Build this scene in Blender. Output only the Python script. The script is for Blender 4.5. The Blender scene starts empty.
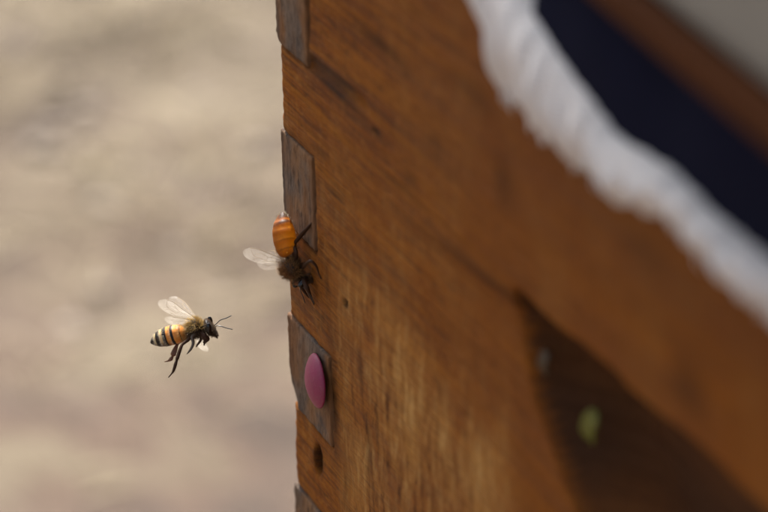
import bpy, bmesh, math, random
import numpy as np
from mathutils import Vector, Matrix, noise
random.seed(7); rng = np.random.default_rng(7)
S = bpy.context.scene
COL = S.collection
# ------------------------------------------------------------------ camera
PITCH, ROLL, FPX = math.radians(26), math.radians(-1.1), 2500.0
Z0 = 0.78                                   # height of the reference point on the hive corner
R0 = Vector((1, 0, 0)); U0 = Vector((0, math.sin(PITCH), math.cos(PITCH))); CB = Vector((0, -math.cos(PITCH), math.sin(PITCH)))
CR = R0*math.cos(ROLL) + U0*math.sin(ROLL); CU = -R0*math.sin(ROLL) + U0*math.cos(ROLL)
CAM = Vector((0.019396, -0.449560, 0.218851 + Z0))
cd = bpy.data.cameras.new('camera'); cam = bpy.data.objects.new('camera', cd); COL.objects.link(cam)
M = Matrix((CR, CU, CB)).transposed().to_4x4(); M.translation = CAM; cam.matrix_world = M
cd.sensor_width = 36; cd.lens = FPX/768*36; cd.clip_start = 0.02; cd.clip_end = 500
cd.dof.use_dof = True; cd.dof.focus_distance = 0.4930; cd.dof.aperture_fstop = 12.0; cd.dof.aperture_blades = 0
S.camera = cam
# ------------------------------------------------------------------ sky, sun, exposure
SD = Vector((-0.10, 0.62, 0.80)).normalized()           # towards the sun: high, behind the hive
w = bpy.data.worlds.new('World'); S.world = w; w.use_nodes = True
nt = w.node_tree; sky = nt.nodes.new('ShaderNodeTexSky'); sky.sky_type = 'NISHITA'; sky.sun_disc = False
sky.sun_elevation = math.asin(SD.z); sky.sun_rotation = math.atan2(SD.x, SD.y)
sky.air_density = .8; sky.dust_density = 5.0; sky.ozone_density = .35; sky.altitude = 0
bg = nt.nodes['Background']; hs = nt.nodes.new('ShaderNodeHueSaturation'); hs.inputs['Saturation'].default_value = .55
nt.links.new(sky.outputs[0], hs.inputs['Color']); nt.links.new(hs.outputs[0], bg.inputs[0]); bg.inputs[1].default_value = 0.10
sl = bpy.data.lights.new('sun', 'SUN'); sl.energy = 4.2; sl.angle = math.radians(0.53); sl.color = (1.0, 0.955, 0.89)
so = bpy.data.objects.new('sun', sl); COL.objects.link(so); so.rotation_euler = SD.to_track_quat('Z', 'Y').to_euler(); so.location = (1, 1, 3)
S.view_settings.view_transform = 'Standard'; S.view_settings.look = 'None'; S.view_settings.exposure = 1.22; S.view_settings.gamma = 1
S.cycles.max_bounces = 8; S.cycles.use_denoising = True

# ------------------------------------------------------------------ helpers
def link(o, parent=None, label=None, cat=None, group=None, kind=None):
    COL.objects.link(o)
    if parent is not None: o.parent = parent
    if label: o['label'] = label
    if cat: o['category'] = cat
    if group: o['group'] = group
    if kind: o['kind'] = kind
    return o
def mesh_obj(name, verts, faces, mats=None, parent=None, smooth=True, attrs=None, midx=None, **kw):
    me = bpy.data.meshes.new(name); me.from_pydata([tuple(v) for v in verts], [], [tuple(f) for f in faces])
    if smooth: me.shade_smooth()
    for m in (mats if isinstance(mats, (list, tuple)) else [mats]):
        if m: me.materials.append(m)
    if midx is not None: me.polygons.foreach_set('material_index', midx)
    for k, a in (attrs or {}).items():
        at = me.attributes.new(k, 'FLOAT', 'POINT'); at.data.foreach_set('value', np.asarray(a, dtype=np.float32))
    me.update()
    return link(bpy.data.objects.new(name, me), parent, **kw)
class MB:
    def __init__(s): s.v = []; s.f = []; s.m = []
    def add(s, vs, fs, m=0):
        b = len(s.v); s.v += [Vector(v) for v in vs]; s.f += [tuple(i+b for i in f) for f in fs]; s.m += [m]*len(fs)
    def box(s, lo, hi, m=0, bev=0.0):
        bm = bmesh.new(); bmesh.ops.create_cube(bm, size=1)
        for v in bm.verts: v.co = Vector([(lo[i]+hi[i])/2 + v.co[i]*(hi[i]-lo[i]) for i in range(3)])
        if bev: bmesh.ops.bevel(bm, geom=bm.edges[:], offset=bev, segments=2, affect='EDGES', profile=.6)
        bm.verts.index_update(); s.add([v.co.copy() for v in bm.verts], [[v.index for v in f.verts] for f in bm.faces], m); bm.free()
    def tube(s, pts, rad, n=8, m=0, flat=None, cap=True):
        pts = [Vector(p) for p in pts]; b = len(s.v); side = None
        for i, p in enumerate(pts):
            t = (pts[min(i+1, len(pts)-1)] - pts[max(i-1, 0)]).normalized()
            if side is None:
                side = t.orthogonal().normalized()
                if flat is not None: side = (Vector(flat) - t*t.dot(Vector(flat))).normalized()
            side = (side - t*side.dot(t)).normalized(); o2 = t.cross(side)
            r = rad[i]; ra, rb = (r if isinstance(r, tuple) else (r, r))
            for k in range(n):
                a = 2*math.pi*k/n; s.v.append(p + side*math.cos(a)*ra + o2*math.sin(a)*rb)
        for i in range(len(pts)-1):
            for k in range(n):
                s.f.append((b+i*n+k, b+i*n+(k+1) % n, b+(i+1)*n+(k+1) % n, b+(i+1)*n+k)); s.m.append(m)
        if cap:
            s.f.append(tuple(b+k for k in reversed(range(n)))); s.m.append(m)
            e = b+(len(pts)-1)*n; s.f.append(tuple(e+k for k in range(n))); s.m.append(m)
    def ellipsoid(s, c, r, m=0, rot=None, nu=20, nv=12):
        vs, fs = [], []
        for j in range(nv+1):
            t = math.pi*j/nv
            for i in range(nu):
                a = 2*math.pi*i/nu; p = Vector((r[0]*math.sin(t)*math.cos(a), r[1]*math.sin(t)*math.sin(a), r[2]*math.cos(t)))
                if rot is not None: p = rot @ p
                vs.append(Vector(c)+p)
        for j in range(nv):
            for i in range(nu): fs.append((j*nu+i, (j+1)*nu+i, (j+1)*nu+(i+1) % nu, j*nu+(i+1) % nu))
        s.add(vs, fs, m)
    def obj(s, name, mats, parent=None, smooth=True, **kw):
        return mesh_obj(name, s.v, s.f, mats, parent, smooth, midx=s.m, **kw)
def catmull(P, n=5):
    P = [Vector(p) for p in P]; out = []
    Q = [P[0]*2-P[1]] + P + [P[-1]*2-P[-2]]
    for i in range(1, len(Q)-2):
        for k in range(n):
            t = k/n; a, b, c, d = Q[i-1], Q[i], Q[i+1], Q[i+2]
            out.append(0.5*((2*b)+(c-a)*t+(2*a-5*b+4*c-d)*t*t+(3*b-a-3*c+d)*t**3))
    out.append(P[-1]); return out
def lerp_list(R, n=5):
    out = []
    for i in range(len(R)-1):
        for k in range(n):
            t = k/n; a, b = R[i], R[i+1]
            if isinstance(a, tuple) or isinstance(b, tuple):
                a = a if isinstance(a, tuple) else (a, a); b = b if isinstance(b, tuple) else (b, b)
                out.append((a[0]*(1-t)+b[0]*t, a[1]*(1-t)+b[1]*t))
            else: out.append(a*(1-t)+b*t)
    out.append(R[-1]); return out
# node helpers
class Mat:
    def __init__(s, name):
        s.m = bpy.data.materials.new(name); s.m.use_nodes = True; s.t = s.m.node_tree; s.b = s.t.nodes['Principled BSDF']
    def n(s, typ, **kw):
        x = s.t.nodes.new(typ)
        for k, v in kw.items(): setattr(x, k, v)
        return x
    def l(s, a, b): s.t.links.new(a, b)
    def val(s, sock, v):
        if hasattr(v, 'links') or isinstance(v, bpy.types.NodeSocket): s.l(v, sock)
        else: sock.default_value = v
    def coords(s, scale=(1, 1, 1), kind='Object', warp=None, loc=(0, 0, 0)):
        tc = s.n('ShaderNodeTexCoord'); mp = s.n('ShaderNodeMapping'); mp.inputs['Scale'].default_value = scale; mp.inputs['Location'].default_value = loc
        s.l(tc.outputs[kind], mp.inputs[0]); return mp.outputs[0]
    def noise(s, vec, scale=5, detail=4, rough=.55, dist=0.):
        x = s.n('ShaderNodeTexNoise'); s.l(vec, x.inputs['Vector']); x.inputs['Scale'].default_value = scale
        x.inputs['Detail'].default_value = detail; x.inputs['Roughness'].default_value = rough; x.inputs['Distortion'].default_value = dist
        return x.outputs['Fac']
    def ramp(s, fac, stops, interp='LINEAR'):
        x = s.n('ShaderNodeValToRGB'); x.color_ramp.interpolation = interp; e = x.color_ramp.elements
        while len(e) < len(stops): e.new(.5)
        for k, (p, c) in enumerate(stops):
            e[k].position = p; e[k].color = (c, c, c, 1) if isinstance(c, (int, float)) else (*c, 1)
        s.l(fac, x.inputs[0]); return x.outputs[0]
    def mix(s, fac, a, b, typ='MIX'):
        x = s.n('ShaderNodeMix', data_type='RGBA', blend_type=typ)
        s.val(x.inputs[0], fac)
        for k, v in ((6, a), (7, b)):
            if isinstance(v, bpy.types.NodeSocket): s.l(v, x.inputs[k])
            else: x.inputs[k].default_value = (*v, 1)
        return x.outputs[2]
    def math(s, op, a, b=0.0, clamp=False):
        x = s.n('ShaderNodeMath', operation=op, use_clamp=clamp); s.val(x.inputs[0], a); s.val(x.inputs[1], b); return x.outputs[0]
    def attr(s, name): return s.n('ShaderNodeAttribute', attribute_name=name).outputs['Fac']
    def bump(s, h, strength=.5, dist=.001):
        x = s.n('ShaderNodeBump'); x.inputs['Strength'].default_value = strength; x.inputs['Distance'].default_value = dist
        s.l(h, x.inputs['Height']); s.l(x.outputs[0], s.b.inputs['Normal'])
    def set(s, color=None, rough=.6, **kw):
        if color is not None:
            if isinstance(color, bpy.types.NodeSocket): s.l(color, s.b.inputs['Base Color'])
            else: s.b.inputs['Base Color'].default_value = (*color, 1)
        s.val(s.b.inputs['Roughness'], rough)
        for k, v in kw.items(): s.val(s.b.inputs[k.replace('_', ' ')], v)
        return s.m

# ------------------------------------------------------------------ materials
def wood_face():
    m = Mat('weathered_orange_board'); 
    vec = m.coords()
    grain = m.noise(m.coords((14, 14, 330)), 1.0, 8, .62, .6)         # long fibres along the board
    broad = m.noise(m.coords((9, 9, 40)), 1.0, 4, .5, .8)
    blot = m.noise(m.coords((60, 60, 26)), 1.0, 5, .6, .5)           # rain-washed vertical patches
    fine = m.noise(m.coords((900, 900, 500)), 1.0, 3, .6)
    fib = m.noise(m.coords((45, 45, 1500)), 1.0, 3, .6, .2)
    speck = m.noise(m.coords((260, 260, 520)), 1.0, 5, .7, .3)      # weathered flecks
    veins = m.noise(m.coords((30, 30, 620)), 1.0, 6, .65, 1.2)
    scuff = m.noise(m.coords((420, 420, 85)), 1.0, 5, .7, .4)       # short upright scuffs
    c = m.mix(m.ramp(broad, [(.36, 0.), (.62, 1.)]), (.285, .080, .004), (.215, .064, .013))
    c = m.mix(m.math('MULTIPLY', m.ramp(grain, [(.42, 0.), (.60, 1.)]), .6), c, (.38, .132, .012))
    c = m.mix(m.math('MULTIPLY', m.ramp(grain, [(.32, 1.), (.46, 0.)]), .55), c, (.105, .034, .008))
    c = m.mix(m.math('MULTIPLY', m.ramp(veins, [(.36, 1.), (.45, 0.)]), .5), c, (.075, .024, .007))
    c = m.mix(m.math('MULTIPLY', m.ramp(fib, [(.36, 1.), (.48, 0.)]), .6), c, (.09, .032, .009))
    c = m.mix(m.math('MULTIPLY', m.ramp(speck, [(.55, 0.), (.64, 1.)]), .35), c, (.46, .195, .038))
    c = m.mix(m.math('MULTIPLY', m.ramp(speck, [(.36, 1.), (.45, 0.)]), .45), c, (.05, .020, .008))
    calm = m.mix(m.ramp(broad, [(.36, 0.), (.62, 1.)]), (.275, .082, .006), (.215, .066, .012))
    c = m.mix(m.attr('calm'), c, calm)
    wz = m.attr('wash')
    c = m.mix(m.math('MULTIPLY', wz, .38), c, (.38, .150, .040))                                              # worn, scuffed zone low on the face
    c = m.mix(m.math('MULTIPLY', m.math('MULTIPLY', m.ramp(blot, [(.44, 0.), (.60, 1.)]), wz), .75), c, (.50, .235, .055))
    c = m.mix(m.math('MULTIPLY', m.math('MULTIPLY', m.ramp(scuff, [(.50, 0.), (.62, 1.)]), m.math('MULTIPLY', wz, m.ramp(blot, [(.42, .12), (.58, 1.)]))), .75), c, (.62, .35, .11))
    c = m.mix(m.math('MULTIPLY', m.math('MULTIPLY', m.ramp(scuff, [(.37, 1.), (.47, 0.)]), m.math('MULTIPLY', wz, m.ramp(blot, [(.45, 1.), (.62, .2)]))), .9), c, (.075, .024, .005))
    c = m.mix(m.math('MULTIPLY', m.ramp(fine, [(.45, 0.), (.7, 1.)]), .25), c, (.07, .03, .012))
    c = m.mix(m.math('MULTIPLY', m.attr('recess_dark'), .93), c, (.060, .028, .014))
    c = m.mix(m.attr('stain_shade'), c, (.006, .004, .003))
    c = m.mix(m.math('MULTIPLY', m.attr('grey'), .85), c, (.105, .055, .030))
    h = m.math('ADD', m.math('MULTIPLY', veins, .8), m.math('ADD', m.math('MULTIPLY', speck, .5), m.math('MULTIPLY', fib, .5)))
    m.bump(h, 1.0, .0011)
    return m.set(c, m.ramp(grain, [(.3, .62), (.7, .8)]), **{'Specular IOR Level': .10})
def wood_end():
    m = Mat('grey_end_grain')
    g = m.noise(m.coords((160, 160, 40)), 1, 6, .65, .4); f = m.noise(m.coords((1100, 1100, 420)), 1, 4, .65); b = m.noise(m.coords((90, 90, 90)), 1, 3, .5)
    c = m.mix(m.ramp(g, [(.35, 0.), (.65, 1.)]), (.080, .056, .043), (.225, .150, .098))
    c = m.mix(m.math('MULTIPLY', m.ramp(b, [(.45, 0.), (.60, 1.)]), .7), c, (.26, .12, .04))
    c = m.mix(m.math('MULTIPLY', m.ramp(f, [(.5, 0.), (.68, 1.)]), .6), c, (.022, .015, .011))
    crk = m.noise(m.coords((700, 700, 60)), 1, 4, .6, .3); c = m.mix(m.math('MULTIPLY', m.ramp(crk, [(.33, 1.), (.42, 0.)]), .85), c, (.02, .012, .008))
    c = m.mix(m.math('MULTIPLY', m.attr('brown'), .85), c, (.20, .080, .020))
    c = m.mix(m.attr('stain_shade'), c, (.02, .013, .009))
    m.bump(m.math('ADD', g, m.math('MULTIPLY', f, .8)), .8, .0006)
    return m.set(c, .75, **{'Specular IOR Level': .3})
def wood_simple(name, a, b):
    m = Mat(name); g = m.noise(m.coords((12, 12, 220)), 1, 6, .6, .5); f = m.noise(m.coords((500, 500, 900)), 1, 3)
    c = m.mix(m.ramp(g, [(.35, 0.), (.65, 1.)]), a, b); c = m.mix(m.math('MULTIPLY', f, .3), c, (.05, .03, .02))
    m.bump(g, .6, .0008); return m.set(c, .85, **{'Specular IOR Level': .1})
def ground_mat():
    m = Mat('dry_dusty_soil')
    b = m.noise(m.coords((1, 1, 1)), 6.8, 5, .55, .8); s = m.noise(m.coords((1, 1, 1)), 16, 6, .6, .3); f = m.noise(m.coords((1, 1, 1)), 120, 6, .7)
    big = m.noise(m.coords((1, 1, 1)), 1.7, 2, .5)
    tc = m.n('ShaderNodeTexCoord'); sx = m.n('ShaderNodeSeparateXYZ'); m.l(tc.outputs['Object'], sx.inputs[0])
    far = m.math('ADD', m.ramp(m.math('DIVIDE', sx.outputs[1], 4.0), [(.22, 0.), (.52, 1.)]), m.math('MULTIPLY', m.math('SUBTRACT', big, .5), .8), True)
    c = m.mix(far, (.096, .055, .040), (.094, .068, .040))
    c = m.mix(m.ramp(b, [(.46, 0.), (.62, 1.)]), c, (.150, .118, .076))
    c = m.mix(m.math('MULTIPLY', m.ramp(b, [(.36, 1.), (.47, 0.)]), .85), c, (.047, .031, .024))
    c = m.mix(m.math('MULTIPLY', m.ramp(s, [(.38, 1.), (.5, 0.)]), .4), c, (.085, .060, .046))
    c = m.mix(m.math('MULTIPLY', m.ramp(f, [(.45, 0.), (.7, 1.)]), .4), c, (.25, .19, .125))
    m.bump(m.math('ADD', m.math('MULTIPLY', s, 1.0), m.math('MULTIPLY', f, .3)), .8, .02)
    return m.set(c, .9)
def cloth_mat():
    m = Mat('white_cotton_cloth')
    wv = m.n('ShaderNodeTexWave', wave_type='BANDS', bands_direction='X'); m.l(m.coords((1, 1, 1)), wv.inputs[0]); wv.inputs['Scale'].default_value = 450; wv.inputs['Distortion'].default_value = .6
    wz = m.n('ShaderNodeTexWave', wave_type='BANDS', bands_direction='Z'); m.l(m.coords((1, 1, 1)), wz.inputs[0]); wz.inputs['Scale'].default_value = 450; wz.inputs['Distortion'].default_value = .6
    b = m.noise(m.coords((1, 1, 1)), 60, 4); c = m.mix(m.ramp(b, [(.35, 0.), (.65, 1.)]), (.85, .81, .77), (.92, .89, .85))
    m.bump(m.math('ADD', wv.outputs[1], wz.outputs[1]), .5, .0005)
    return m.set(c, .9)
def navy_mat():
    m = Mat('dark_navy'); b = m.noise(m.coords((1, 1, 1)), 60, 4)
    return m.set(m.mix(b, (.003, .004, .014), (.007, .008, .024)), .9, **{'Specular IOR Level': .08})
def metal_mat():
    m = Mat('dull_galvanised_metal'); b = m.noise(m.coords((1, 1, 1)), 25, 5, .6, .5)
    return m.set(m.mix(m.ramp(b, [(.35, 0.), (.65, 1.)]), (.19, .18, .155), (.25, .24, .21)), .55, Metallic=.15)
def pin_mat():
    m = Mat('magenta_plastic'); b = m.noise(m.coords((1, 1, 1)), 500, 4, .6)
    c = m.mix(m.math('MULTIPLY', m.ramp(b, [(.4, 0.), (.65, 1.)]), .6), (.27, .022, .082), (.22, .036, .072))
    dust = m.noise(m.coords((1, 1, 1)), 1300, 5, .75); c = m.mix(m.math('MULTIPLY', m.ramp(dust, [(.55, 0.), (.72, 1.)]), .2), c, (.42, .26, .25))
    m.bump(m.math('ADD', b, dust), .35, .0002)
    return m.set(c, .5, Subsurface_Weight=.12, Subsurface_Radius=(.002, .0006, .001), Subsurface_Scale=1.0)
M_WOOD, M_END, M_GROUND, M_CLOTH, M_NAVY, M_METAL, M_PIN = wood_face(), wood_end(), ground_mat(), cloth_mat(), navy_mat(), metal_mat(), pin_mat()
M_RIM = wood_simple('brown_lid_timber', (.062, .017, .002), (.09, .026, .004))
M_OLD = wood_simple('old_brown_timber', (.17, .085, .04), (.26, .13, .06))
M_STRAW = Mat('dry_straw'); 
M_STRAW = M_STRAW.set(M_STRAW.mix(M_STRAW.noise(M_STRAW.coords(), 7, 3), (.30, .23, .13), (.44, .37, .25)), .7)
M_PEB = Mat('pale_stone'); M_PEB = M_PEB.set(M_PEB.mix(M_PEB.noise(M_PEB.coords(), 9, 4), (.22, .17, .13), (.40, .34, .27)), .8)

# ------------------------------------------------------------------ ground
gx = np.concatenate([np.linspace(-60, -4, 12), np.linspace(-3.5, 3.5, 141), np.linspace(4, 60, 12)])
gy = np.concatenate([np.linspace(-60, -2, 12), np.linspace(-1.5, 6, 151), np.linspace(7, 90, 12)])
V = []
for y in gy:
    for x in gx:
        V.append((x, y, .035*noise.noise(Vector((x*1.3, y*1.3, 0))) + .018*noise.noise(Vector((x*5, y*5, 3))) + .008*noise.noise(Vector((x*14, y*14, 5)))))
nx = len(gx)
F = [(j*nx+i, j*nx+i+1, (j+1)*nx+i+1, (j+1)*nx+i) for j in range(len(gy)-1) for i in range(nx-1)]
mesh_obj('ground', V, F, M_GROUND, kind='structure')
# straw and stones lying about
mb = MB()
for k in range(5200):
    x = random.uniform(-1.4, 1.2); y = random.uniform(.5, 3.4)
    if noise.noise(Vector((x*3, y*3, 9))) < random.uniform(-.35, .25): continue
    L = random.uniform(.03, .14); a = random.uniform(0, 6.28); e = random.uniform(0, .5); r = random.uniform(.0008, .0022)
    d = Vector((math.cos(a)*math.cos(e), math.sin(a)*math.cos(e), math.sin(e))); p = Vector((x, y, random.uniform(.0, .02)))
    b = Vector((random.uniform(-.2, .2), random.uniform(-.2, .2), random.uniform(0, .15)))*L
    mb.tube([p, p+d*L*.5+b, p+d*L], [r, r, r*.4], n=3)
mb.obj('dry_straw', M_STRAW, label='pale dry straw litter scattered over the dusty ground', kind='stuff')
mb = MB()
for k in range(900):
    x = random.uniform(-1.4, 1.2); y = random.uniform(.4, 3.4); r = random.uniform(.003, .012)
    mb.ellipsoid((x, y, r*.3), (r*random.uniform(.8, 1.5), r, r*.6), nu=7, nv=5)
mb.obj('gravel', M_PEB, label='small pale stones lying on the dusty ground', kind='stuff')

# ------------------------------------------------------------------ hive: local frame x = along the front face from the corner, y = into the hive, z up
HROT = math.atan2(-.915, .403)
def hive_empty(name, label, cat):
    o = bpy.data.objects.new(name, None); o.empty_display_size = .05; o.location = (0, 0, Z0); o.rotation_euler = (0, 0, HROT)
    return link(o, None, label, cat)
hive = hive_empty('hive_box', 'orange brown wooden beehive box with grey box joint fingers at its corner', 'beehive')
mm = .001
UB = 15.3                                                    # finger length
GREY = [(45.6, 64.6), (7.6, 27.3), (-33.4, -13.2), (-73., -53.3), (-112., -92.), (-150., -131.)]
GLEN = [14.6, 15.2, 20.5, 20.0, 16., 16.]
SOCK = [14.9, 15.5, 20.8, 20.3, 16.3, 16.3]
VT, VBOT = 84.0, -155.0
def smooth(a, b, x):
    t = np.clip((x-a)/(b-a), 0, 1); return t*t*(3-2*t)
us = np.concatenate([[0], np.arange(.4, 24, .45), np.arange(24, 60, .9), np.arange(60, 200, 1.4), np.arange(200, 414, 6.)])
us = np.unique(np.round(np.concatenate([us, SOCK]), 2))
vs = np.concatenate([np.arange(VBOT, -62, 3.), np.arange(-60, 70, .6), np.arange(70, VT, 1.), [VT]])
vs = np.unique(np.round(np.concatenate([vs, [e+d for g in GREY for e in g for d in (-.12, .12)]]), 3))
# drop lines that fall inside the quarter millimetre beside a joint
vs = np.array([v for v in vs if not any(0 < abs(v-(e+d)) < .07 for g in GREY for e in g for d in (-.12, .12))])
def in_socket(u, v):
    for (a, b), s_ in zip(GREY, SOCK):
        if u < s_ and a-.12 < v < b+.12: return True
    return False
def scoop(u, v, groove=1.):
    """depth in mm of the hand hold cut into the front board"""
    top = 38.0 + .4*math.sin(u*.21)
    # left end of the cut is an arc
    left = 99.5 + .021*max(0, 38-v)**2 if v > 0 else 129.8 + 1.2*min(60, -v)
    right = 2*206 - left
    a = float(np.clip((u-left)/15, 0, 1))**.6 * float(smooth(-1.2, 2.5, right-u))
    b = float(smooth(-.6, 2.2, top-v)) * float(smooth(-95, -55, v))
    d = 13.5*a*b
    # faint step running from the corner towards the cut
    s = float(smooth(45, 98, u)) * float(smooth(0, 3.0, (top-2.5+ (-.05*(98-min(u, 98)))) - v)) * (1-a)
    return d + 1.1*s*groove
def recess_dark(u, v):  # darkening painted into the hand hold, following the depth of the cut
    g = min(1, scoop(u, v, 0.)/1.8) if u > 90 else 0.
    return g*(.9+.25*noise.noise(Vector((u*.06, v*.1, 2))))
def face_depth(u, v):
    d = scoop(u, v)
    # uneven worn surface
    d += .35*noise.noise(Vector((u*.02, v*.12, 1))) + .16*noise.noise(Vector((u*.12, v*.5, 4)))
    if u < 30: d += .12*noise.noise(Vector((u*.5, v*.9, 7)))
    # worn arrises at joints and corner
    e = 9.
    for (a, b), s_ in zip(GREY, SOCK):
        du = max(0, u-s_); dv = max(a-v, v-b, 0) 
        if u < s_+2: 
            e = min(e, math.hypot(du, dv))
        elif a <= v <= b: e = min(e, du)
    if u < 3: e = min(e, u*.8)
    wob = .75 + .5*noise.noise(Vector((u*.3, v*.35, 11)))
    if e < 1.3: d += wob*.6*(1.3-e)**2/1.3
    # saw overcut beyond the first joint
    c = float(smooth(15, 16, u))*(1-float(smooth(38, 44, u)))
    cw = max(0, 1-abs(v-(47.2+.02*(u-15)))/1.9)
    d += 1.3*c*min(1, cw*2)
    # nail holes
    for hu, hv, ru, rv, dp in HOLES:
        q = ((u-hu)/ru)**2 + ((v-hv)/rv)**2
        if q < 2.5: d += dp*math.exp(-q*q*1.2)
    return d
HOLES = [(13.0, -40.4, 1.6, 2.9, 6.0), (29.8, 3.1, .8, .8, 1.0), (45.5, 44.5, 1.4, .5, .3)]
def stain_shade(u, v):
    s = 0.
    for (a, b), s_ in zip(GREY, SOCK):
        du = max(0, u-s_); dv = max(a-v, v-b, 0); e = math.hypot(du, dv)
        k = .62 + 1.5*noise.noise(Vector((u*.25, v*.25, 21)))
        s = max(s, max(0, 1-e/1.1)*k*.8)
    for hu, hv, ru, rv, dp in HOLES:
        q = ((u-hu)/(ru*1.55))**2 + ((v-hv)/(rv*1.2))**2; s = max(s, math.exp(-q*q)*1.0)
    for hu, hv, ru, rv, k in SPOTS:
        q = ((u-hu)/ru)**2 + ((v-hv)/rv)**2; s = max(s, math.exp(-q)*k)
    if 40 < u < 104: s = max(s, .5*float(smooth(45, 95, u))*math.exp(-((v-(35.3-.05*(98-u)))/1.7)**2))  # soft shadow line of the faint step, painted into the colour
    return min(1, max(0, s))
SPOTS = [(27, 45.6, 13, .55, .85), (20, 30.6, 4.0, .9, .5), (33, 31, 7, .7, .3), (47, 62, 10, 1.2, .65), (26, 24, 4, .5, .6), (22, -22, 2.2, 11, .75), (96, 55, 3.5, 4.0, .38), (60, 41, 3, 2, .3),  # knots and streaks; the tall one beside the pin paints its shadow
         (24, 12, 3, .5, .5), (36, -8, 1.0, 5, .45), (39, -25, 1.4, 8, .4), (154, 47, 4.5, 4, .45), (140, 62, 6, 3, .2), (21, 4, 1.2, 5, .4), (27, -40, 1.5, 6, .3), (86, 66, 6, 2.5, .3), (70, 52, 3, 1.4, .25)]
def greyness(u, v):
    c = float(smooth(15, 16, u))*(1-float(smooth(30, 37, u)))*max(0, 1-abs(v-(47.6+.03*(u-15)))/2.2)
    return min(1, c*1.6)
def wash(u, v):
    k = float(smooth(26, -8, v))*float(smooth(18, 40, u))*(1-float(smooth(80, 108, u)))*1.0
    q = .16*float(smooth(38, 30, v))*(1-float(smooth(100, 106, u)))
    return min(1, max(.1, q, k))
idx = {}; V = []; ST = []; GR = []; WA = []; GM = []; CA = []; F = []
nu, nv = len(us), len(vs)
for j, v in enumerate(vs):
    for i, u in enumerate(us):
        wu = 0.
        if u < .01: wu = .22*noise.noise(Vector((0, v*.35, 2))) + .12*noise.noise(Vector((0, v*1.3, 5)))
        idx[i, j] = len(V); V.append(((u+wu)*mm, face_depth(u, v)*mm, v*mm)); ST.append(stain_shade(u, v)); GR.append(greyness(u, v)); WA.append(wash(u, v)); GM.append(max(0, min(1, recess_dark(u, v)))); CA.append(.75*float(smooth(45, 105, u)))
for j in range(nv-1):
    for i in range(nu-1):
        if not in_socket((us[i]+us[i+1])/2, (vs[j]+vs[j+1])/2): F.append((idx[i, j], idx[i+1, j], idx[i+1, j+1], idx[i, j+1]))
n0 = len(V); used = sorted({k for f in F for k in f}); remap = {k: q for q, k in enumerate(used)}
V = [V[k] for k in used]; ST = [ST[k] for k in used]; GR = [GR[k] for k in used]; WA = [WA[k] for k in used]; GM = [GM[k] for k in used]; CA = [CA[k] for k in used]; F = [tuple(remap[k] for k in f) for f in F]
n0 = len(V); from collections import Counter
ec = Counter()
for f in F:
    for a, b in zip(f, f[1:]+f[:1]): ec[(a, b)] += 1
B = [e for e in ec if (e[1], e[0]) not in ec]
V += [(x, 19*mm, z) for x, y, z in V]; ST += ST; GR += GR; WA += WA; GM += GM; CA += CA
F += [tuple(n0+k for k in reversed(f)) for f in F]
F += [(b, a, a+n0, b+n0) for a, b in B]
mesh_obj('front_board', V, F, M_WOOD, hive, attrs={'stain_shade': ST, 'grey': GR, 'wash': WA, 'recess_dark': GM, 'calm': CA})
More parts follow.
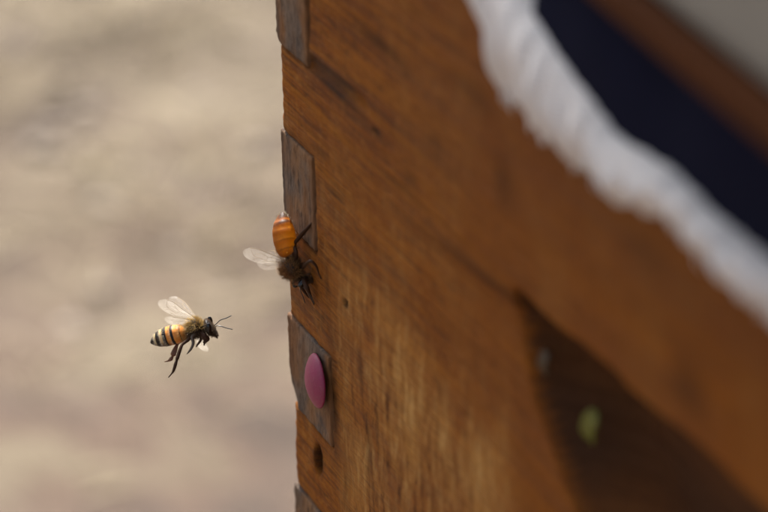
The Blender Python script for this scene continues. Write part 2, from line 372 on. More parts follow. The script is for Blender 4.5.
# side board: its fingers come through the sockets and show grey end grain
mb = MB(); mb.box((.6*mm, 19.3*mm, VBOT*mm), (17*mm, 395*mm, VT*mm), bev=.0008); 
mb.obj('side_board', M_OLD, hive, smooth=False)
mb = MB(); mb.box((396*mm, 19.3*mm, VBOT*mm), (412*mm, 395*mm, VT*mm), bev=.0008); mb.obj('side_board', M_OLD, hive, smooth=False)
mb = MB(); mb.box((1*mm, 396*mm, VBOT*mm), (412*mm, 414*mm, VT*mm), bev=.0008); mb.obj('back_board', M_OLD, hive, smooth=False)
for q, ((a, b), L) in enumerate(zip(GREY, GLEN)):
    ul = np.concatenate([np.arange(-1.0, L-.2, .4), [L]]); vl = np.linspace(a+.04, b-.04, 46); V = []; ST = []; BR = []; F = []
    tilt = [.0, .35, -.1, .1, 0, 0][q]
    for v in vl:
        for u in ul:
            ev = min(v-vl[0], vl[-1]-v); eu = min(u-ul[0], L-u); e = min(ev, eu)
            d = -.12 + .12*noise.noise(Vector((u*.6, v*.5, q*9.))) + .09*noise.noise(Vector((u*2.2, v*1.1, q*5.))) + tilt*(1-u/L)*.3
            if e < .6: d += (.6-e)**2*(.45+.6*noise.noise(Vector((u*.5, v*.5, q+30))))
            # corner chips
            if q == 2: d += .8*max(0, 1-math.hypot(u+1.0, (v-a)*.5)/4.5)
            uu = u + (.25*noise.noise(Vector((q*3., v*.4, 2))) if u < 0 else 0)
            if q == 2 and u < 3: uu += 2.4*max(0, 1-(v-a)/4.0)*(1-max(0, u)/3)
            if q == 0 and u < 3: uu += 1.2*max(0, 1-(v-a)/2.0)*(1-max(0, u)/3)
            V.append((uu*mm, d*mm, v*mm))
            s = max(0, .55*noise.noise(Vector((u*.8, v*.35, 40+q))) ) + max(0, 1-e/.6)*.12
            if u < 1.0: s = max(s, .35)
            ST.append(min(1, s)); br = float(smooth(L-3.5-3*noise.noise(Vector((v*.3, q, 1))), L, u))*.75 + max(0, noise.noise(Vector((u*.22, v*.16, q*7.+3))))*1.3
            if q == 2: br = max(br, float(smooth(7, 3, u))*float(smooth(4, 8, v-a))*.8)
            BR.append(min(.9, max(0, br)))
    nx = len(ul); ny = len(vl)
    F = [(j*nx+i, j*nx+i+1, (j+1)*nx+i+1, (j+1)*nx+i) for j in range(ny-1) for i in range(nx-1)]
    ec = {(x, y) for f in F for x, y in zip(f, f[1:]+f[:1])}; B = [e for e in ec if (e[1], e[0]) not in ec]; n0 = len(V)
    V += [(x, 19*mm, z) for x, y, z in V]; ST += ST; BR += BR
    F += [tuple(n0+k for k in reversed(f)) for f in F]; F += [(y, x, x+n0, y+n0) for x, y in B]
    mesh_obj('finger_joint', V, F, M_END, hive, attrs={'stain_shade': ST, 'brown': BR})
# lower hive body, bottom board and stand carry it
low = hive_empty('hive_box', 'lower wooden hive box under the jointed box', 'beehive')
mb = MB(); mb.box((0, 0, -.396), (.413, .019, -.1565), bev=.001); mb.obj('front_board', M_OLD, low, smooth=False)
for x in (.0, .394): mb = MB(); mb.box((x, .0195, -.396), (x+.019, .3945, -.1565), bev=.001); mb.obj('side_board', M_OLD, low, smooth=False)
mb = MB(); mb.box((0, .395, -.396), (.413, .414, -.1565), bev=.001); mb.obj('back_board', M_OLD, low, smooth=False)
st = hive_empty('hive_stand', 'four legged timber stand carrying the hive boxes', 'stand')
mb = MB(); mb.box((-.01, -.03, -.425), (.423, .425, -.398), bev=.001); mb.obj('top_board', M_OLD, st, smooth=False)
for x in (.02, .36):
    for y in (.02, .36): mb = MB(); mb.box((x, y, -.80), (x+.04, y+.04, -.426), bev=.001); mb.obj('leg', M_OLD, st, smooth=False)

# ------------------------------------------------------------------ white cloth, navy sheet and lid
def interp(x, P): return float(np.interp(x, [p[0] for p in P], [p[1] for p in P]))
LOW = [(60, 98), (80, 93), (92, 88), (97, 84), (100, 81.5), (101.5, 76), (105, 74.5), (111, 73), (119, 72.4), (126, 72.2), (132, 72.6), (138, 71.6), (145, 72.6), (152, 74.0), (160, 74.4), (163, 73.0), (170, 73.0), (182, 71.6), (200, 70), (230, 73), (300, 71), (413, 73)]
UP = [(60, 104), (95, 99), (106, 93), (115, 89.5), (129, 84.8), (137, 80.5), (142, 80.5), (152, 81), (164, 78.6), (178, 77.5), (200, 78.5), (250, 83), (413, 84)]
def low_edge(u):
    ph = (u + 1.3*math.sin(u*.37) + .8*math.sin(u*.9))/5.0*math.pi       # ragged tufts with notches between them
    return interp(u, LOW) + 2.2 + (1.1 if u > 101 else 0) - (4.2+1.6*noise.noise(Vector((u*.21, 5, 3))))*abs(math.sin(ph))**.8 + 1.2*noise.noise(Vector((u*.9, 0, 3)))
V = []; F = []
cu = np.arange(72, 330, .5); NT = 26
for u in cu:
    lo = low_edge(u); up = interp(u, UP) + .6*noise.noise(Vector((u*.1, 3, 3)))
    for t in range(NT):
        k = t/(NT-1); v = up + (lo-up)*k
        n = 3.2 + 3.0*math.sin(math.pi*min(1, k*1.05)) + 1.0*noise.noise(Vector((u*.09, k*2, 8))) + .7*noise.noise(Vector((u*.35, k*3, 5))) + 1.3*math.sin(u*1.4+1.2*math.sin(u*.31)+.5)*k
        if k < .15: n -= (0.15-k)*30
        V.append((u*mm, -n*mm, v*mm))
F = [(i*NT+j, i*NT+j+1, (i+1)*NT+j+1, (i+1)*NT+j) for i in range(len(cu)-1) for j in range(NT-1)]
clo = mesh_obj('white_cloth', V, F, M_CLOTH, label='frayed white cotton cloth hanging out between the hive box and its lid', cat='cloth')
clo.location = (0, 0, Z0); clo.rotation_euler = (0, 0, HROT)
sm = clo.modifiers.new('thickness', 'SOLIDIFY'); sm.thickness = .0012; sm.offset = 0
mb = MB()
for k in range(260):
    u = random.uniform(98, 325); lo = low_edge(u)
    L = random.uniform(1.0, 2.6); n = random.uniform(2.6, 4.6); a = random.gauss(0, .5)
    mb.tube([(u*mm, -n*mm, (lo+1)*mm), ((u+a*L*.4)*mm, -(n+random.uniform(-.4, .8))*mm, (lo-L*.5)*mm), ((u+a*L)*mm, -(n-random.uniform(0, 1.5))*mm, (lo-L)*mm)], [.00022, .0002, .00012], n=4)
mb.obj('fringe', M_CLOTH, clo, kind='stuff')
mb = MB(); V = []
cu = np.arange(112, 400, 2.0); NT = 10
for u in cu:
    for t in range(NT):
        k = t/(NT-1); n = 1.5 + 2.2*math.sin(k*math.pi) + 1.0*noise.noise(Vector((u*.05, k, 4))); V.append((u*mm, -n*mm, (101.5-27*k - (0 if u > 120 else 0))*mm + 0))
F = [(i*NT+j, i*NT+j+1, (i+1)*NT+j+1, (i+1)*NT+j) for i in range(len(cu)-1) for j in range(NT-1)]
nav = mesh_obj('navy_sheet', V, F, M_NAVY, label='dark navy sheet under the brown lid edge, above the white cloth', cat='cloth')  # dark sheet filling the band between white cloth and lid rim
nav.location = (0, 0, Z0); nav.rotation_euler = (0, 0, HROT)
sm = nav.modifiers.new('thickness', 'SOLIDIFY'); sm.thickness = .001; sm.offset = 0
lid = bpy.data.objects.new('hive_cover', None); lid.location = (0, 0, Z0); lid.rotation_euler = (0, 0, HROT-math.radians(6.3)); lid.empty_display_size = .05
link(lid, None, 'hive lid with brown wooden rim and grey metal skirt, resting askew above the cloth and navy sheet', 'hive lid')
# lid frame: x along its own front; front plane at y = YL
YL = .0075
mb = MB(); mb.box((.0, YL, .1000), (.44, YL+.02, .1046), bev=.0012)
mb.box((.0, YL+.0205, .1000), (.02, YL+.40, .1046), bev=.0012); mb.box((.42, YL+.0205, .1000), (.44, YL+.40, .1046), bev=.0012); mb.box((.0, YL+.4005, .1000), (.44, YL+.42, .1046), bev=.0012)
mb.obj('rim', M_RIM, lid, smooth=False)
mb = MB(); mb.box((.002, YL+.0025, .1049), (.438, YL+.4175, .160), bev=.003); mb.obj('metal_cover', M_METAL, lid, smooth=False)
mb = MB(); mb.ellipsoid((.152, YL+.0022, .1215), (.0035, .0012, .003)); mb.obj('rivet', M_OLD, lid)

# ------------------------------------------------------------------ things on the face
def on_face(o, u, n, v, rot=0):
    o.location = (Matrix.Rotation(HROT, 3, 'Z') @ Vector((u*mm, -n*mm, v*mm))) + Vector((0, 0, Z0)); o.rotation_euler = (0, 0, HROT+rot)
# push pin: shallow domed head with rolled rim, and shank
RP = 5.55; prof = [(0, 2.75), (1.2, 2.70), (2.4, 2.52), (3.6, 2.15), (4.5, 1.72), (5.1, 1.38), (5.4, 1.12), (RP, .85), (5.5, .62), (5.25, .5), (4.4, .55), (1.0, .7), (0, .7)]
V = []; F = []; N = 56
prof = [(a_, .85+(b_-.85)*1.08 if b_ > .85 else b_) for a_, b_ in prof]
for r, y in prof:
    for k in range(N): a = 2*math.pi*k/N; V.append((r*math.cos(a)*mm, -y*mm, r*math.sin(a)*mm))
for j in range(len(prof)-1):
    for k in range(N): F.append((j*N+k, j*N+(k+1) % N, (j+1)*N+(k+1) % N, (j+1)*N+k))
pin = bpy.data.objects.new('push_pin', None); pin.empty_display_size = .005
link(pin, None, 'magenta pink domed push pin stuck in the grey corner finger of the hive', 'push pin'); 
mesh_obj('pin_head', V, F, M_PIN, pin)
on_face(pin, 16.4, .25, -20.2)
pin.rotation_euler = (math.radians(-3), math.radians(0), HROT - math.radians(7))
mb = MB(); mb.tube([(0, -.0008, 0), (0, .003, 0)], [.0005, .0004], n=10); mb.obj('shank', M_METAL, pin)
# leaf scrap in the hand hold
M_LEAF = Mat('yellow_green_leaf'); M_LEAF = M_LEAF.set((.12, .122, .010), .5, Subsurface_Weight=.2, Subsurface_Radius=(.002, .002, .0005))
M_WAX = Mat('pale_wax'); M_WAX = M_WAX.set((.085, .056, .03), .5)
def scrap(name, L, W, mat, u, n, v, lean, label, cat):
    V = []; F = []; A, Bn = 14, 7
    for i in range(A):
        t = i/(A-1); wd = W*math.sin(math.pi*(t*.92+.04))**.7*(1+.15*math.sin(t*9))
        for j in range(Bn):
            s = (j/(Bn-1)-.5)*2; V.append(((s*wd/2 + lean*t*L)*mm, (-1.2*s*s*.5 - .8*math.sin(t*3))*mm, (t-.5)*L*mm))
    F = [(i*Bn+j, i*Bn+j+1, (i+1)*Bn+j+1, (i+1)*Bn+j) for i in range(A-1) for j in range(Bn-1)]
    o = mesh_obj(name, V, F, mat, label=label, cat=cat); on_face(o, u, n, v); s = o.modifiers.new('thickness', 'SOLIDIFY'); s.thickness = .0005; return o
scrap('leaf', 6.4, 4.4, M_LEAF, 117.0, -5.0, 20.6, .30, 'small yellow green leaf scrap caught in the dark hand hold of the hive', 'leaf')
scrap('wax_flake', 4.0, 2.2, M_WAX, 106.9, -2.4, 27.4, .1, 'pale wax flake near the top left of the dark hand hold', 'wax flake')

# ------------------------------------------------------------------ bees
BEEU = mm
def bee_body_mat(name, stops, sss, dark, glow=0., curve=-.07):
    m = Mat(name); x = m.attr('restx'); z = m.attr('restz')
    nz = m.noise(m.coords((1, 1, 1)), 1500, 3)
    xx = m.math('ADD', x, m.math('ADD', m.math('MULTIPLY', m.math('SUBTRACT', nz, .5), .25), m.math('MULTIPLY', m.math('MULTIPLY', z, z), curve)))
    f = m.math('DIVIDE', m.math('ADD', xx, 8.0), 15.0)               # x from -8 (tail) to 7 (mouth)
    c = m.ramp(f, [((p+8)/15, q) for p, q in stops])
    if glow: c = m.mix(m.ramp(m.math('ABSOLUTE', z), [(.55, 0.), (.95, .75)]), c, (.22, .065, .008))
    mot = m.noise(m.coords((1, 1, 1)), 700, 4, .6)
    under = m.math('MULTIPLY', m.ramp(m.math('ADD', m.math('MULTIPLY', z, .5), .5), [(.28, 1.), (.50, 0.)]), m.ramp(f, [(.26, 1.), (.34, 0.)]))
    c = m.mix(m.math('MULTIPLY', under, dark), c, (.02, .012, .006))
    c = m.mix(m.math('MULTIPLY', m.ramp(mot, [(.5, 0.), (.7, 1.)]), .35), c, (.10, .035, .008))
    h = m.noise(m.coords((400, 2500, 2500)), 1, 3)
    m.bump(h, .35, .0001)
    m.set(c, .45, Subsurface_Weight=sss, Subsurface_Radius=(.0016, .0007, .0002), Subsurface_Scale=1.0); 
    m.b.inputs['Specular IOR Level'].default_value = .32
    if glow:                                                        # light passes through the thin amber plates
        out = [q for q in m.t.nodes if q.type == 'OUTPUT_MATERIAL'][0]; tl = m.n('ShaderNodeBsdfTranslucent'); mx = m.n('ShaderNodeMixShader')
        tc = m.mix(.5, c, (1.0, .55, .08), 'SCREEN'); m.l(m.mix(m.ramp(f, [(.10, 1.), (.16, 0.)]), tc, (.08, .03, .01)), tl.inputs[0])
        m.l(m.math('MULTIPLY', m.ramp(f, [(.10, .0), (.16, 1.), (.50, 1.), (.53, 0.)]), glow), mx.inputs[0]); m.l(m.b.outputs[0], mx.inputs[1]); m.l(tl.outputs[0], mx.inputs[2]); m.l(mx.outputs[0], out.inputs[0])
    return m.m
K = (.005, .0035, .0025); AM = (.62, .24, .04); OR = (.70, .28, .05); CRM = (.62, .50, .26)
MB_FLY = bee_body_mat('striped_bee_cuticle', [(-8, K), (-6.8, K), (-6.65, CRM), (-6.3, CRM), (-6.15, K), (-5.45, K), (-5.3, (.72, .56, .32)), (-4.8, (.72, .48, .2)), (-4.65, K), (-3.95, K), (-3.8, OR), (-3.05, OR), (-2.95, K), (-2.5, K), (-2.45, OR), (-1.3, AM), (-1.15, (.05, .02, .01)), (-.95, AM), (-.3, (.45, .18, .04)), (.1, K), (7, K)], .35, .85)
G2 = (.70, .25, .012)
LN = (.36, .11, .008); K2 = (.045, .022, .009)
MB_SIT = bee_body_mat('amber_bee_cuticle', [(-8, (.05, .018, .006)), (-7.0, (.06, .02, .006)), (-6.6, (.42, .13, .012)), (-6.3, (.10, .03, .006)), (-6.0, (.12, .035, .006)), (-5.7, (.5, .15, .01)), (-4.95, (.6, .2, .01)), (-4.8, LN), (-4.55, (.5, .15, .008)), (-3.4, (.85, .36, .03)), (-3.2, LN), (-3.0, (.55, .17, .008)), (-1.9, (.78, .30, .02)), (-1.7, LN), (-1.5, G2), (-.9, (.42, .13, .01)), (-.4, (.12, .04, .01)), (.1, K2), (7, K2)], .5, 0.0, .55, -.42)
M_LEG = Mat('dark_leg'); M_LEG = M_LEG.set((.045, .018, .007), .6, **{'Specular IOR Level': .25})
M_LEGB = Mat('brown_leg'); M_LEGB = M_LEGB.set((.16, .05, .012), .4, Subsurface_Weight=.3, Subsurface_Radius=(.0006, .0002, .0001))
M_LEGG = Mat('grey_brown_leg'); M_LEGG = M_LEGG.set((.11, .085, .06), .4)
M_EYE = Mat('glossy_black_eye'); M_EYE = M_EYE.set((.004, .003, .003), .14, **{'Specular IOR Level': .6})
M_ANT = Mat('dark_antenna'); M_ANT = M_ANT.set((.03, .03, .032), .3)
def hairm(name, a, b):
    m = Mat(name); return m.set(m.mix(m.noise(m.coords(), 900, 2), a, b), .6)
MH_GOLD = hairm('golden_brown_hair', (.42, .25, .06), (.60, .42, .14)); MH_DARK = hairm('dark_brown_hair', (.06, .035, .015), (.16, .09, .035)); MH_PALE = hairm('pale_hair', (.6, .5, .34), (.8, .7, .5))
MH_BR = hairm('brown_hair', (.24, .115, .035), (.48, .26, .09))
def wing_mat():
    m = Mat('wing_membrane'); t = m.t; out = [x for x in t.nodes if x.type == 'OUTPUT_MATERIAL'][0]
    m.set((.86, .80, .70), .25); tr = m.n('ShaderNodeBsdfTransparent'); tl = m.n('ShaderNodeBsdfTranslucent'); tl.inputs[0].default_value = (.9, .85, .75, 1)
    a = m.n('ShaderNodeMixShader'); a.inputs[0].default_value = .55; m.l(m.b.outputs[0], a.inputs[1]); m.l(tl.outputs[0], a.inputs[2])
    cells = m.noise(m.coords((1, 1, 1)), 420, 3)
    b = m.n('ShaderNodeMixShader'); m.l(m.ramp(cells, [(.3, .09), (.7, .24)]), b.inputs[0]); m.l(tr.outputs[0], b.inputs[1]); m.l(a.outputs[0], b.inputs[2])
    m.l(b.outputs[0], out.inputs[0]); m.bump(cells, .6, .0002); return m.m
M_WING = wing_mat(); M_VEIN = Mat('wing_vein'); M_VEIN = M_VEIN.set((.36, .26, .14), .5)

FORE = [(0, .15), (1.5, .55), (4, 1.0), (6.5, 1.35), (8.2, 1.2), (9.2, .6), (9.4, -.1), (8.8, -.9), (7.4, -1.5), (5.6, -1.6), (4.0, -1.25), (2.2, -.8), (.8, -.35), (0, -.15)]
HIND = [(0, .1), (1.5, .35), (3.5, .6), (5.2, .55), (6.3, .15), (6.4, -.4), (5.6, -1.1), (4.2, -1.5), (2.6, -1.3), (1.2, -.8), (0, -.1)]
FV = [[(0, .1), (1.5, .48), (4, .93), (6.5, 1.28), (8.2, 1.13)], [(0, 0), (2, .1), (4.2, .2), (5.5, .55), (6.3, 1.2)], [(2, .1), (2.8, -.85)], [(0, -.1), (1.8, -.45), (3.9, -1.05), (5.6, -1.3)], [(4.2, .2), (4.4, -.55), (5.3, -1.2)], [(4.4, -.55), (6.2, -.5), (7.2, -.2), (7.9, .9)], [(6.2, -.5), (6.9, -1.25)], [(5.5, .55), (6.4, .3), (7.2, -.2)]]
HV = [[(0, .05), (1.5, .28), (3.5, .5), (5.2, .45)], [(0, 0), (2.2, -.2), (3.8, -.5), (5.0, -.3)], [(2.2, -.2), (3.0, -1.0)], [(3.8, -.5), (4.2, -1.1)]]
def make_wing(parent, P, T, Y, kind, sc=1.0, name=None):
    """P hinge, T tip direction, Y leading-edge direction (bee local mm)"""
    T = Vector(T).normalized(); Y = Vector(Y); Y = (Y - T*Y.dot(T)).normalized(); N = T.cross(Y)
    out = FORE if kind == 'fore' else HIND; veins = FV if kind == 'fore' else HV
    pts = [Vector((x, y, 0)) for x, y in out]; pts = catmull(pts, 4)
    def mp(x, y): z = .10*math.sin(x*1.1) - .05*x*0 + .10*y*y*.3 + .012*x*x*.4; return (Vector(P) + (T*x + Y*y + N*z)*sc)*BEEU
    xs = [p.x for p in pts]; L = max(xs); V = []; F = []; NA, NB = 26, 9
    top = [p for p in pts[:pts.index(max(pts, key=lambda q: q.x))+1]]; bot = list(reversed(pts[pts.index(max(pts, key=lambda q: q.x)):]))
    def at(c, x):
        return float(np.interp(x, [p.x for p in c], [p.y for p in c]))
    top.sort(key=lambda p: p.x); bot.sort(key=lambda p: p.x)
    for i in range(NA):
        t = i/(NA-1); x = L*(1-(1-t)**1.6)
        y1, y0 = at(top, x), at(bot, x)
        for j in range(NB): V.append(mp(x, y0+(y1-y0)*j/(NB-1)))
    F = [(i*NB+j, i*NB+j+1, (i+1)*NB+j+1, (i+1)*NB+j) for i in range(NA-1) for j in range(NB-1)]
    wg = mesh_obj(name or ('forewing' if kind == 'fore' else 'hindwing'), V, F, M_WING, parent)
    mb = MB()
    for v in veins:
        p = catmull([Vector((x, y, 0)) for x, y in v], 4); q = [mp(a.x, a.y) for a in p]; r0 = .045 if v is veins[0] else .022
        mb.tube(q, [r0*BEEU*sc]*len(q), n=5)
    mb.obj('veins', M_VEIN, wg); return wg
def make_bee(name, label, C, X, Z, depthfn, body_mat, sc=1.0, bend=0.0, head_z=0., hairmats=(None, None, None), nh=2600, abe=True, group='worker honeybees'):
    """C world point of the waist; X forward, Z dorsal in world"""
    X = X.normalized(); Z = (Z - X*Z.dot(X)).normalized(); Y = Z.cross(X)
    root = bpy.data.objects.new(name, None); root.empty_display_size = .005
    Mx = Matrix((X, Y, Z)).transposed().to_4x4(); Mx.translation = C; root.matrix_world = Mx
    link(root, None, label, 'bee', group)
    # body: one lofted surface, tail to mouth  (x, zc, ry, rz)
    sec = [(-7.75, -.15, .05, .05), (-7.6, -.12, .35, .32), (-7.2, -.05, .75, .72), (-6.7, 0, 1.12, 1.08), (-6.2, .05, 1.42, 1.38), (-6.15, .05, 1.50, 1.45), (-5.5, .08, 1.72, 1.66), (-4.85, .1, 1.88, 1.80), (-4.8, .1, 1.95, 1.86),
           (-4.0, .1, 2.02, 1.93), (-3.25, .08, 2.03, 1.93), (-3.2, .08, 2.08, 1.97), (-2.4, .05, 2.02, 1.92), (-1.75, 0, 1.92, 1.80), (-1.7, 0, 1.94, 1.82), (-1.1, -.05, 1.66, 1.55), (-.6, -.1, 1.25, 1.18), (-.25, -.12, .72, .72), (0, -.12, .40, .42),
           (.2, -.05, .62, .75), (.5, .05, 1.15, 1.25), (1.0, .2, 1.62, 1.68), (1.7, .3, 1.88, 1.90), (2.4, .28, 1.84, 1.84), (3.0, .15, 1.50, 1.52), (3.4, .0, 1.0, 1.05), (3.65, -.1, .55, .60), (3.8, -.12, .50, .55),
           (3.95, -.1, 1.0, 1.0), (4.15, -.15, 1.55, 1.45), (4.5, -.3, 1.84, 1.75), (4.85, -.55, 1.76, 1.68), (5.15, -.9, 1.45, 1.42), (5.42, -1.3, 1.05, 1.12), (5.65, -1.7, .70, .82), (5.8, -2.05, .42, .52), (5.88, -2.35, .20, .26), (5.9, -2.55, .03, .04)]
    def warp(p):
        x, y, z = p
        if x > 3.7: z += head_z
        if x < 0:
            k = min(1, -x/1.5); a = bend*k; x, z = x*math.cos(a)-(-1)*0 - z*math.sin(a)*-1*0 - z*math.sin(a), x*math.sin(a)+z*math.cos(a)
        return Vector((x, y, z))*sc
    N = 36; V = []; RX = []; RZ = []; F = []
    for (x, zc, ry, rz) in sec:
        for k in range(N):
            a = 2*math.pi*k/N; y = ry*math.cos(a); z = zc + rz*math.sin(a)
            V.append(warp((x, y, z))*BEEU); RX.append(x); RZ.append(math.sin(a)*min(1, rz))
    for i in range(len(sec)-1):
        for k in range(N): F.append((i*N+k, i*N+(k+1) % N, (i+1)*N+(k+1) % N, (i+1)*N+k))
    midx = [0]*len(F)
    mbl = MB(); legs = depthfn(root)
    for path, rad, mi in legs['legs']:
        mbl.tube([Vector(p)*BEEU for p in catmull(path, 5)], [(r[0]*BEEU, r[1]*BEEU) if isinstance(r, tuple) else r*BEEU for r in lerp_list(rad, 5)], n=9, m=mi)
    n0 = len(V); V += mbl.v; RX += [5.0]*len(mbl.v); RZ += [0]*len(mbl.v); F += [tuple(n0+i for i in f) for f in mbl.f]; midx += mbl.m
    body = mesh_obj('body', V, F, [body_mat, M_LEG, M_LEGB, M_LEGG], root, attrs={'restx': RX, 'restz': RZ}, midx=midx)
    for s in (-1, 1):
        mb = MB(); mb.ellipsoid(warp((4.72, s*1.48, .1))*BEEU, (.62*sc*mm, .52*sc*mm, 1.22*sc*mm), rot=Matrix.Rotation(.28, 3, 'Y'), nu=24, nv=16); mb.obj('eye', M_EYE, root)
    for pth in legs['antennae']:
        mb = MB(); mb.tube([Vector(p)*BEEU for p in catmull(pth, 5)], [r*BEEU for r in lerp_list([.10, .085, .10, .095, .09], 5)][:len(catmull(pth, 5))], n=7); mb.obj('antenna', M_ANT, root)
    for (P, T, Yd, kind, s2) in legs['wings']: make_wing(root, P, T, Yd, kind, s2)
    # hair on thorax and head, short fringes on abdomen
    mb = MB()
    def hair(x0, x1, n, L, mi, up=None, back=0.3, down=None):
        for _ in range(n):
            x = random.uniform(x0, x1); a = random.uniform(0, 2*math.pi)
            if up is not None and math.sin(a) < up: continue
            if down is not None and math.sin(a) > down: continue
            for q in range(len(sec)-1):
                if sec[q][0] <= x <= sec[q+1][0]: break
            t = (x-sec[q][0])/(sec[q+1][0]-sec[q][0]+1e-9); zc, ry, rz = [sec[q][e]*(1-t)+sec[q+1][e]*t for e in (1, 2, 3)]
            if ry < .3: continue
            dx = (sec[q][2]-sec[q+1][2])/(sec[q+1][0]-sec[q][0]+1e-6); dx = max(-1.5, min(1.5, dx))
            nrm = Vector((dx-back, math.cos(a), math.sin(a))) + Vector([random.gauss(0, .28) for _ in range(3)]); nrm.normalize()
            p = Vector((x, ry*math.cos(a)*.98, zc+rz*math.sin(a)*.98)); l = L*random.uniform(.5, 1.15); e = p + nrm*l + Vector((-.1*l, 0, -.05*l))
            p, e = warp(p)*BEEU, warp(e)*BEEU; mid = (p+e)/2 + Vector([random.gauss(0, .03) for _ in range(3)])*BEEU*l
            mb.tube([p, mid, e], [.020*BEEU, .016*BEEU, .004*BEEU], n=3, m=mi, cap=False)
    hair(.3, 3.6, nh, .95, 0, up=.2 if abe else -.3); hair(.3, 3.6, nh//2, .8, 1, down=-.1); hair(.3, 3.6, nh//3, .8, 1); hair(3.95, 5.6, nh//3, .45, 1); hair(-1.6, -.3, nh//6, .6, 0, back=.6)
    for xb in ((-6.5, -5.15, -4.3, -3.0) if abe else ()): hair(xb-.25, xb+.2, nh//9, .32, 2, up=-.6, back=1.6)
    hair(4.0, 5.9, nh//4, .25, 1, back=-.2)
    if not abe: hair(-7.7, -1.0, 260, .45, 2, down=-.80, back=.8); hair(-7.7, -6.6, 120, .4, 2, back=1.2)
    for path, rad, mi in legs['legs']:
        pp = catmull(path, 5); n_ = len(pp)
        rr = lerp_list(rad, 5)
        for _ in range(150):
            q = random.randrange(n_-1); t = random.random(); c = pp[q].lerp(pp[q+1], t); d = (pp[q+1]-pp[q]).normalized()
            ra = rr[q] if not isinstance(rr[q], tuple) else (rr[q][0]+rr[q][1])/2
            o_ = Vector([random.gauss(0, 1) for _ in range(3)]); o_ = (o_ - d*o_.dot(d)).normalized(); l = random.uniform(.15, .5)*min(1.3, ra*2.2)
            p = c + o_*ra*.8; e = p + o_*l + d*l*.7
            mb.tube([p*BEEU, e*BEEU], [.016*BEEU, .004*BEEU], n=3, m=1 if mi != 2 else 0, cap=False)
    mb.obj('hair', list(hairmats), root, kind='stuff')
    return root
def camdir(x, y, z): return CR*x + CU*y + CB*z
def campoint(px, py, depth): return CAM + (CR*((px-384)/FPX) + CU*((256-py)/FPX) - CB)*depth
# --- flying bee
DF = .4965; CF = campoint(186.6, 331.3, DF); XF = camdir(.955, .235, .12).normalized(); ZF = camdir(-.20, .88, .40)
def local_fn(C, X, Z, depth):
    X = X.normalized(); Z = (Z - X*Z.dot(X)).normalized(); Y = Z.cross(X)
    def L(px, py, toward=0.):            # picture measurement -> bee-local millimetres
        d = (campoint(px, py, depth - toward*mm) - C)/mm; return Vector((d.dot(X), d.dot(Y), d.dot(Z)))
    def D(x, y, z): d = camdir(x, y, z); return Vector((d.dot(X), d.dot(Y), d.dot(Z)))
    return L, D
def fly(root):
    L, D = local_fn(CF, XF, ZF, DF); legs = []
    legs.append(([L(194, 333, .8), L(188, 340, 1.6), L(182.5, 344.5, 2.0), L(180, 350, 2.1), L(177.4, 358, 2.1), L(176.7, 360.3, 2.1), L(175.6, 364, 2.1), L(173.8, 370, 2.0), L(172.2, 373, 1.9), L(168.5, 377.5, 1.8)], [.32, .36, .27, (.58, .34), (.84, .38), (.26, .24), (.70, .34), (.56, .30), .17, .09], 1))
    legs.append(([L(193, 333, -.8), L(184, 339, -1.2), L(177.8, 344, -1.5), L(175, 350, -1.6), L(173.2, 354.5, -1.6), L(172.5, 356.3, -1.6), L(171, 359, -1.6), L(168, 361, -1.6), L(164.5, 361.8, -1.6)], [.34, .34, .26, (.58, .32), (.66, .32), (.24, .22), (.46, .26), .16, .08], 2))
    legs.append(([L(196, 333, 1.4), L(192, 337, 1.9), L(193.3, 343, 2.1), L(191, 349, 2.2), L(187, 354, 2.2)], [.36, .32, .3, .24, .1], 3))
    legs.append(([L(198, 333, -1.2), L(201, 339, -1.8), L(198, 344, -2.0), L(196, 347, -2.1)], [.3, .28, .22, .1], 1))
    legs.append(([L(200, 331, 1.0), L(204, 336, 1.6), L(207.5, 339, 1.5), L(205, 342, 1.5), L(204, 345.5, 1.6)], [.5, .62, .48, .26, .12], 1))
    legs.append(([L(200, 331, -.6), L(203, 336, -.6), L(206, 341, -.6), L(203, 342.5, -.6)], [.5, .55, .34, .12], 1))
    legs.append(([L(213.5, 333, .2), L(216.3, 336.5, .2), L(217.6, 338.6, .2)], [.4, .22, .06], 1))
    ant = [[L(214.5, 325.5, .6), L(216.8, 323.4, .8), L(220.5, 320.0, 1.2), L(226, 318.2, 1.3), L(231.4, 315.6, 1.4)], [L(215, 327, -.3), L(217.3, 325.8, -.2), L(222, 326.6, 0), L(227, 328.2, 0), L(232.6, 329.4, 0)]]
    wings = []
    wings.append((L(195, 319.5, 1.4), D(-.73, .38, .58), D(.45, .65, .50), 'fore', .98))
    wings.append((L(192, 321.5, 1.4), D(-.80, .12, .60), D(.40, .70, .40), 'hind', .95))
    wings.append((L(196, 318.5, -.9), D(-.62, .47, -.62), D(.6, .40, -.30), 'fore', .98))
    wings.append((L(199, 336, -1.0), D(.22, -.50, -.84), D(.9, .1, .2), 'hind', .95))
    return {'legs': legs, 'antennae': ant, 'wings': wings}
make_bee('honeybee', 'honeybee in flight with cream and black striped tail, left of the hive', CF, XF, ZF, fly, MB_FLY, 1.0, bend=math.radians(3), hairmats=(MH_GOLD, MH_DARK, MH_PALE), nh=2600)
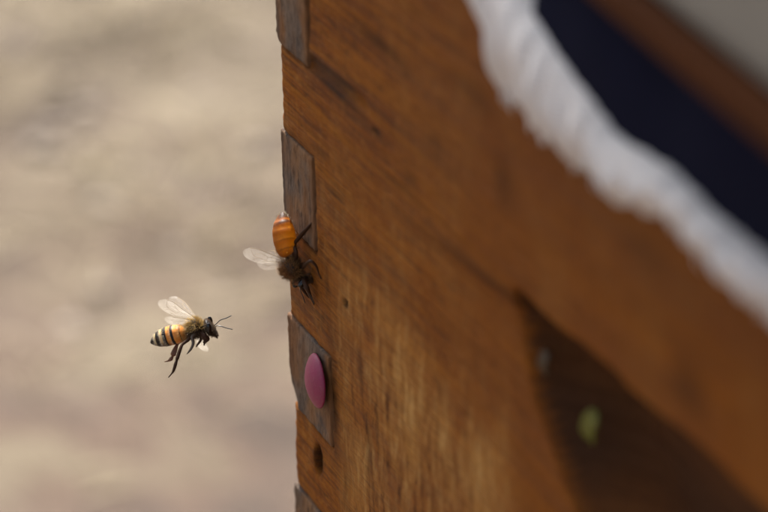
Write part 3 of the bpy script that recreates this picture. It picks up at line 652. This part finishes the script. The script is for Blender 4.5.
# --- bee on the corner
DS = .4880; CS = campoint(287.5, 257.5, DS); XS = camdir(.46, -.86, -.14).normalized(); ZS = camdir(-.80, -.40, .30)
FN = Vector((-.915168, -.403074, 0)); FO = Vector((0, 0, Z0))
def sit(root):
    L, D = local_fn(CS, XS, ZS, DS); legs = []
    Ym = ZS.cross(XS)
    def H(px, py, n):                    # point n mm in front of the board's face
        r = campoint(px, py, 1.0) - CAM; t = (n*mm - (CAM-FO).dot(FN))/r.dot(FN); return L(px, py, (DS-t)/mm)
    legs.append(([L(296, 262, .5), L(296, 252, 1.8), H(294, 245, 2.6), H(298, 239, 1.9), H(303, 233, 1.1), H(307.5, 228, .6), H(311.5, 223, .1)], [.36, .40, .34, (.50, .34), (.66, .36), (.46, .28), .12], 1))
    legs.append(([L(292, 262, .0), L(294, 250, .2), H(293.5, 244, 2.4), H(297, 240, 1.6), H(300.5, 236, 1.2)], [.36, .42, .40, .40, .24], 2))
    legs.append(([L(302, 268, .5), H(310, 261, 2.6), H(316, 266, 1.6), H(319, 274, .7), H(321, 279, .1)], [.34, .30, .24, .16, .08], 1))
    legs.append(([L(303, 279, .8), H(307, 288, 2.2), H(310, 295, 1.2), H(312.5, 301, .4), H(314, 305, .1)], [.5, .46, .32, .17, .08], 1))
    legs.append(([L(300, 280, .4), H(302, 288, 1.8), H(306, 294, .8), H(309, 298, .1)], [.42, .36, .22, .08], 1))
    legs.append(([L(292, 262, -1.0), H(291, 250, 1.4), H(295, 244, .8), H(298, 236, .2)], [.34, .3, .25, .1], 1))
    ant = [[L(303, 287, .8), H(307, 291, 2.0), H(311, 296, 1.4), H(314, 303, .5)], [L(300, 287, .2), H(300.5, 291, 1.8), H(303, 297, 1.0), H(305, 303, .4)]]
    wings = [(L(287.5, 262, 1.2), D(-.93, .20, .22), D(.25, .85, .3), 'fore', .95), (L(286, 264.5, 1.0), D(-.90, .06, .25), D(.1, .9, .2), 'hind', .9),
             (L(290, 261, -1.2), D(-.60, .13, -.78), D(.2, .9, .0), 'fore', .95)]
    return {'legs': legs, 'antennae': ant, 'wings': wings}
make_bee('honeybee', 'honeybee with glowing amber abdomen clinging head down to the hive corner', CS, XS, ZS, sit, MB_SIT, 1.16, bend=math.radians(22), head_z=-.1, hairmats=(MH_BR, MH_DARK, MH_PALE), nh=2400, abe=False)
